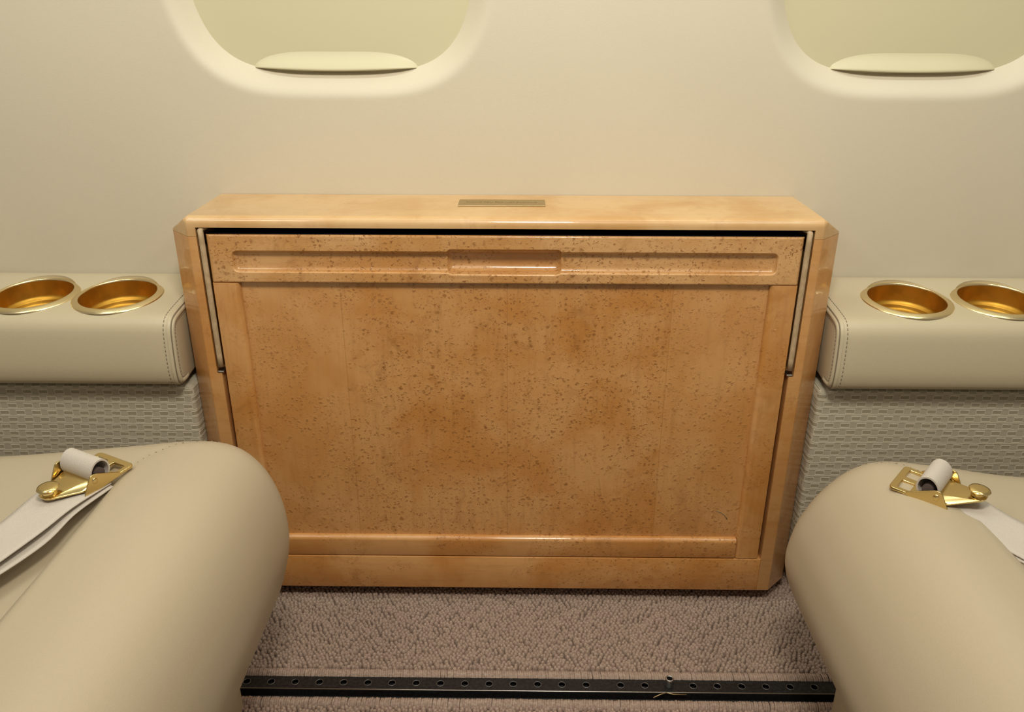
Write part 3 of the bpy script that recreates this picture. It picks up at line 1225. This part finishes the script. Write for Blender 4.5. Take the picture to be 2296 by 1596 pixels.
# stitches on the seam of the left cushion, and the same on the right
for sgn, fx, root, tz, sd_ in ((-1, LX, seat_l, topz_l, seamd_l), (1, RX, seat_r, topz_r, seamd_r)):
    st = []
    yy = np.linspace(-0.126, -0.30, 1500)
    pts = np.array([(fx + sgn * float(sd_(y)), y) for y in yy])
    cum = np.r_[0, np.cumsum(np.linalg.norm(np.diff(pts, axis=0), axis=1))]
    for s in np.arange(0, cum[-1], 0.0062):
        x, y = np.interp(s, cum, pts[:, 0]), np.interp(s, cum, pts[:, 1])
        d = (x - fx) * sgn
        z = tz(d - 0.0018, y)
        b = bmesh.new()
        bmesh.ops.create_icosphere(b, subdivisions=1, radius=0.0008, matrix=Matrix.Translation((x - sgn * 0.0018, y + 0.001, z + 0.0001)))
        st.append(b)
    so = obj('stitching', merge(st), 'stitch', root)
    so['kind'] = 'stuff'

# ------------------------------------------------------------------ seat belts
def ribbon(path, width_vecs, half, thick=0.0016, nu=10, sag=0.0):
    """flat webbing along path; width_vecs give the crosswise direction"""
    P = np.array(path, float)
    k = 10
    t = np.linspace(0, len(P) - 1, (len(P) - 1) * k + 1)

    def cr(A):
        A = np.array(A, float)
        Ae = np.vstack([2 * A[0] - A[1], A, 2 * A[-1] - A[-2]])
        out = []
        for s in t:
            i = min(int(s), len(A) - 2)
            u = s - i
            p0, p1, p2, p3 = Ae[i], Ae[i + 1], Ae[i + 2], Ae[i + 3]
            out.append(0.5 * ((2 * p1) + (-p0 + p2) * u + (2 * p0 - 5 * p1 + 4 * p2 - p3) * u * u + (-p0 + 3 * p1 - 3 * p2 + p3) * u ** 3))
        return np.array(out)
    C, Wd = cr(P), cr(width_vecs)
    Wd /= np.linalg.norm(Wd, axis=1)[:, None]
    T = np.gradient(C, axis=0)
    T /= np.linalg.norm(T, axis=1)[:, None]
    Nv = np.cross(Wd, T)
    Nv *= np.sign(Nv[:, 2:3] + 1e-9)
    vs, fs = [], []
    sect = [(-1, -0.5), (-1.0, 0.5)] 
    top_u = np.linspace(-1, 1, nu + 1)
    ring = [(u, 0.5) for u in top_u] + [(u, -0.5) for u in top_u[::-1]]
    for c, w, n in zip(C, Wd, Nv):
        for (u, h) in ring:
            edge = 1 - 0.35 * (abs(u) > 0.999)
            rib = 0.00018 * math.cos(u * math.pi * 4)
            vs.append(c + w * half * u + n * (h * thick * edge + rib + sag * (u * u - 0.4)))
    m = len(ring)
    for i in range(len(C) - 1):
        for q in range(m):
            fs.append((i * m + q, i * m + (q + 1) % m, (i + 1) * m + (q + 1) % m, (i + 1) * m + q))
    fs.append(tuple(range(m)))
    fs.append(tuple(range((len(C) - 1) * m, len(C) * m))[::-1])
    return fix_normals(pyd(vs, fs))


def make_belt(lab, loc, ax_u, tiltu, lift, straps):
    """buckle built in its own axes: u towards the slotted plate, v across, w up"""
    u = Vector((*ax_u, 0)).normalized()
    u = Vector((u.x, u.y, math.tan(tiltu))).normalized()
    v = Vector((0, 0, 1)).cross(u).normalized()
    w = u.cross(v)
    rot = Matrix(((u.x, v.x, w.x, 0), (u.y, v.y, w.y, 0), (u.z, v.z, w.z, 0), (0, 0, 0, 1)))
    rot = rot @ Matrix.Diagonal((0.75, 0.92, 0.92, 1))
    root = thing('seat_belt', lab, 'seat belt', loc, rot, 'lap belts on the seat cushions')
    Z = (0, 0, 0)

    def loc_obj(name, mesh, mat, parent=root, smooth=True):
        return obj(name, mesh, mat, parent, smooth, loc=Z)
    # slotted connector plate
    me = plate(round_rect(0.010, 0.0445, -0.0245, 0.0245, 0.005),
               [round_rect(0.0225, 0.0365, -0.0190, -0.0040, 0.0015)[::-1], round_rect(0.0225, 0.0365, 0.0040, 0.0190, 0.0015)[::-1]], 0.0030, 0.0007)
    for q in me.vertices:
        q.co.z += 0.0040
    sharp(loc_obj('connector_plate', me, 'gold'), 50)
    # body channel: floor and two cheeks
    ch = loc_obj('buckle_body', box(-0.021, 0.022, -0.0235, 0.0235, 0.0012, 0.0024, 0.0004, 1), 'gold')
    for s in (-1, 1):
        out = round_poly([(-0.0230, 0.0008), (0.0255, 0.0030), (0.0255, 0.0062), (-0.0030, 0.0190), (-0.0100, 0.0190)], 0.0030, 5)
        me = plate(out, (), 0.0016, 0.0004)
        for q in me.vertices:
            x, y, z = q.co
            q.co = (x, s * 0.0243 + z, y)
        me = fix_normals(me)
        sharp(loc_obj('cheek', me, 'gold', ch), 50)
        bm = lathe([(0.0, 0.0009), (0.0026, 0.0008), (0.0033, 0.0003), (0.0034, 0.0)], 20)
        for q in bm.verts:
            x, y, z = q.co
            q.co = (x - 0.0060, s * (0.0250 + z), y + 0.0122)
        bmesh.ops.recalc_face_normals(bm, faces=bm.faces)
        loc_obj('rivet', bm, 'gold', ch)
    # webbing rolled over the cross bar
    vs, fs = [], []
    R, th = 0.0124, 0.0017
    nseg = 36
    prof = []
    for k in range(nseg + 1):
        a = math.radians(-62 + 318 * k / nseg)
        rr = R * (1.0 + 0.06 * math.sin(2 * a))
        prof.append((math.cos(a) * rr, math.sin(a) * rr * 0.92))
    for j, vv in enumerate(np.linspace(-0.0215, 0.0215, 13)):
        for (a, b) in prof:
            l = math.hypot(a, b)
            vs.append((0.0055 + a, vv, 0.0160 + b))
        for (a, b) in prof:
            l = math.hypot(a, b)
            f = (l - th) / l
            vs.append((0.0055 + a * f, vv, 0.0160 + b * f))
    m = nseg + 1
    for j in range(12):
        for k in range(nseg):
            a0, a1 = j * 2 * m + k, (j + 1) * 2 * m + k
            fs.append((a0, a0 + 1, a1 + 1, a1))
            fs.append((a0 + m, a1 + m, a1 + m + 1, a0 + m + 1))
    for j in (0, 12):
        for k in range(nseg):
            a0 = j * 2 * m + k
            fs.append((a0, a0 + 1, a0 + m + 1, a0 + m))
    for k in (0, nseg):
        for j in range(12):
            a0, a1 = j * 2 * m + k, (j + 1) * 2 * m + k
            fs.append((a0, a1, a1 + m, a0 + m))
    sharp(loc_obj('webbing_roll', fix_normals(pyd(vs, fs)), 'webbing'), 50)
    bm = bmesh.new()
    bmesh.ops.create_cone(bm, cap_ends=True, segments=20, radius1=0.0062, radius2=0.0062, depth=0.041)
    for q in bm.verts:
        q.co = (0.0055 + q.co.x, q.co.z, 0.0140 + q.co.y * 0.8)
    sharp(loc_obj('cross_bar', bm, 'webdark'), 40)
    # lift lever with its round thumb button
    out = round_poly([(0.000, -0.0215), (0.000, 0.0215), (-0.0165, 0.0215), (-0.0470, 0.0078), (-0.0500, 0.0040), (-0.0500, -0.0040), (-0.0470, -0.0078), (-0.0165, -0.0215)], 0.004, 4)
    me = plate(out, (), 0.0018, 0.0005)
    for q in me.vertices:
        q.co.z += 0.0050 + max(0.0, -0.012 - q.co.x) * lift + max(0.0, q.co.x + 0.012) * 0.5
    lv = loc_obj('lift_lever', me, 'gold')
    sharp(lv, 40)
    bm = lathe([(0.0, 0.0098), (0.0062, 0.0097), (0.0088, 0.0091), (0.0096, 0.0080), (0.0090, 0.0070), (0.0064, 0.0066), (0.0062, 0.0020), (0.0, 0.0018)], 32)
    for q in bm.verts:
        q.co.x *= 1.20
        q.co += Vector((-0.0405, 0, 0.0048 + 0.030 * lift))
    sharp(loc_obj('thumb_button', bm, 'gold', lv), 50)
    for path, wv_, half, sag in straps:
        obj('webbing', ribbon(path, wv_, half, sag=sag), 'webbing', root)
    return root


def L_at(x, y, lift=0.0):
    return (x, y, topz_l(-(x - LX), y) + lift)


def R_at(x, y, lift=0.0):
    return (x, y, topz_r(x - RX, y) + lift)


lu = Vector((0.46, 0.886))
bl = Vector((-0.3550, -0.2055, 0.2965))
make_belt('lap belt with gold buckle lying on the left seat cushion', bl, lu, math.radians(4), 0.10, [
    ([bl + Vector((0.004, 0.008, 0.0005)), bl + Vector((-0.010, -0.030, 0.001)), Vector((-0.376, -0.272, 0.294)), Vector((-0.399, -0.332, 0.2895)), Vector((-0.438, -0.410, 0.286)), Vector((-0.52, -0.51, 0.282))],
     [(-0.886, 0.46, 0.0), (-0.90, 0.43, 0.0), (-0.86, 0.45, -0.05), (-0.80, 0.50, -0.10), (-0.75, 0.55, -0.10), (-0.72, 0.60, -0.1)], 0.0225, 0.0004),
    ([bl + Vector((0.006, 0.006, -0.0014)), bl + Vector((-0.008, -0.032, -0.0025)), Vector((-0.3715, -0.2745, 0.2895)), Vector((-0.3965, -0.334, 0.2860)), Vector((-0.436, -0.414, 0.283)), Vector((-0.52, -0.514, 0.280))],
     [(-0.886, 0.46, 0.0), (-0.90, 0.43, 0.05), (-0.86, 0.45, 0.06), (-0.80, 0.50, -0.04), (-0.75, 0.55, -0.1), (-0.72, 0.60, -0.1)], 0.0225, 0.0),
])
ru = Vector((-0.76, 0.65))
br = Vector((0.3785, -0.1925, 0.2820))
rw = [(0.65, 0.76, 0), (0.66, 0.75, 0.05), (0.68, 0.72, 0.06), (0.72, 0.68, 0.04), (0.72, 0.68, 0), (0.7, 0.7, 0)]
make_belt('lap belt with gold buckle lying on the right seat cushion', br, ru, math.radians(3), 0.32, [
    ([br + Vector((-0.006, 0.004, 0.0005)), br + Vector((0.017, -0.024, 0.0015)), Vector((0.416, -0.245, 0.279)), Vector((0.462, -0.302, 0.274)), Vector((0.53, -0.375, 0.270)), Vector((0.62, -0.45, 0.268))], rw, 0.0225, 0.0004),
    ([br + Vector((-0.006, 0.003, -0.0014)), br + Vector((0.017, -0.025, -0.0005)), Vector((0.416, -0.247, 0.2768)), Vector((0.462, -0.304, 0.2715)), Vector((0.53, -0.377, 0.268)), Vector((0.62, -0.452, 0.266))], rw, 0.0225, 0.0),
])
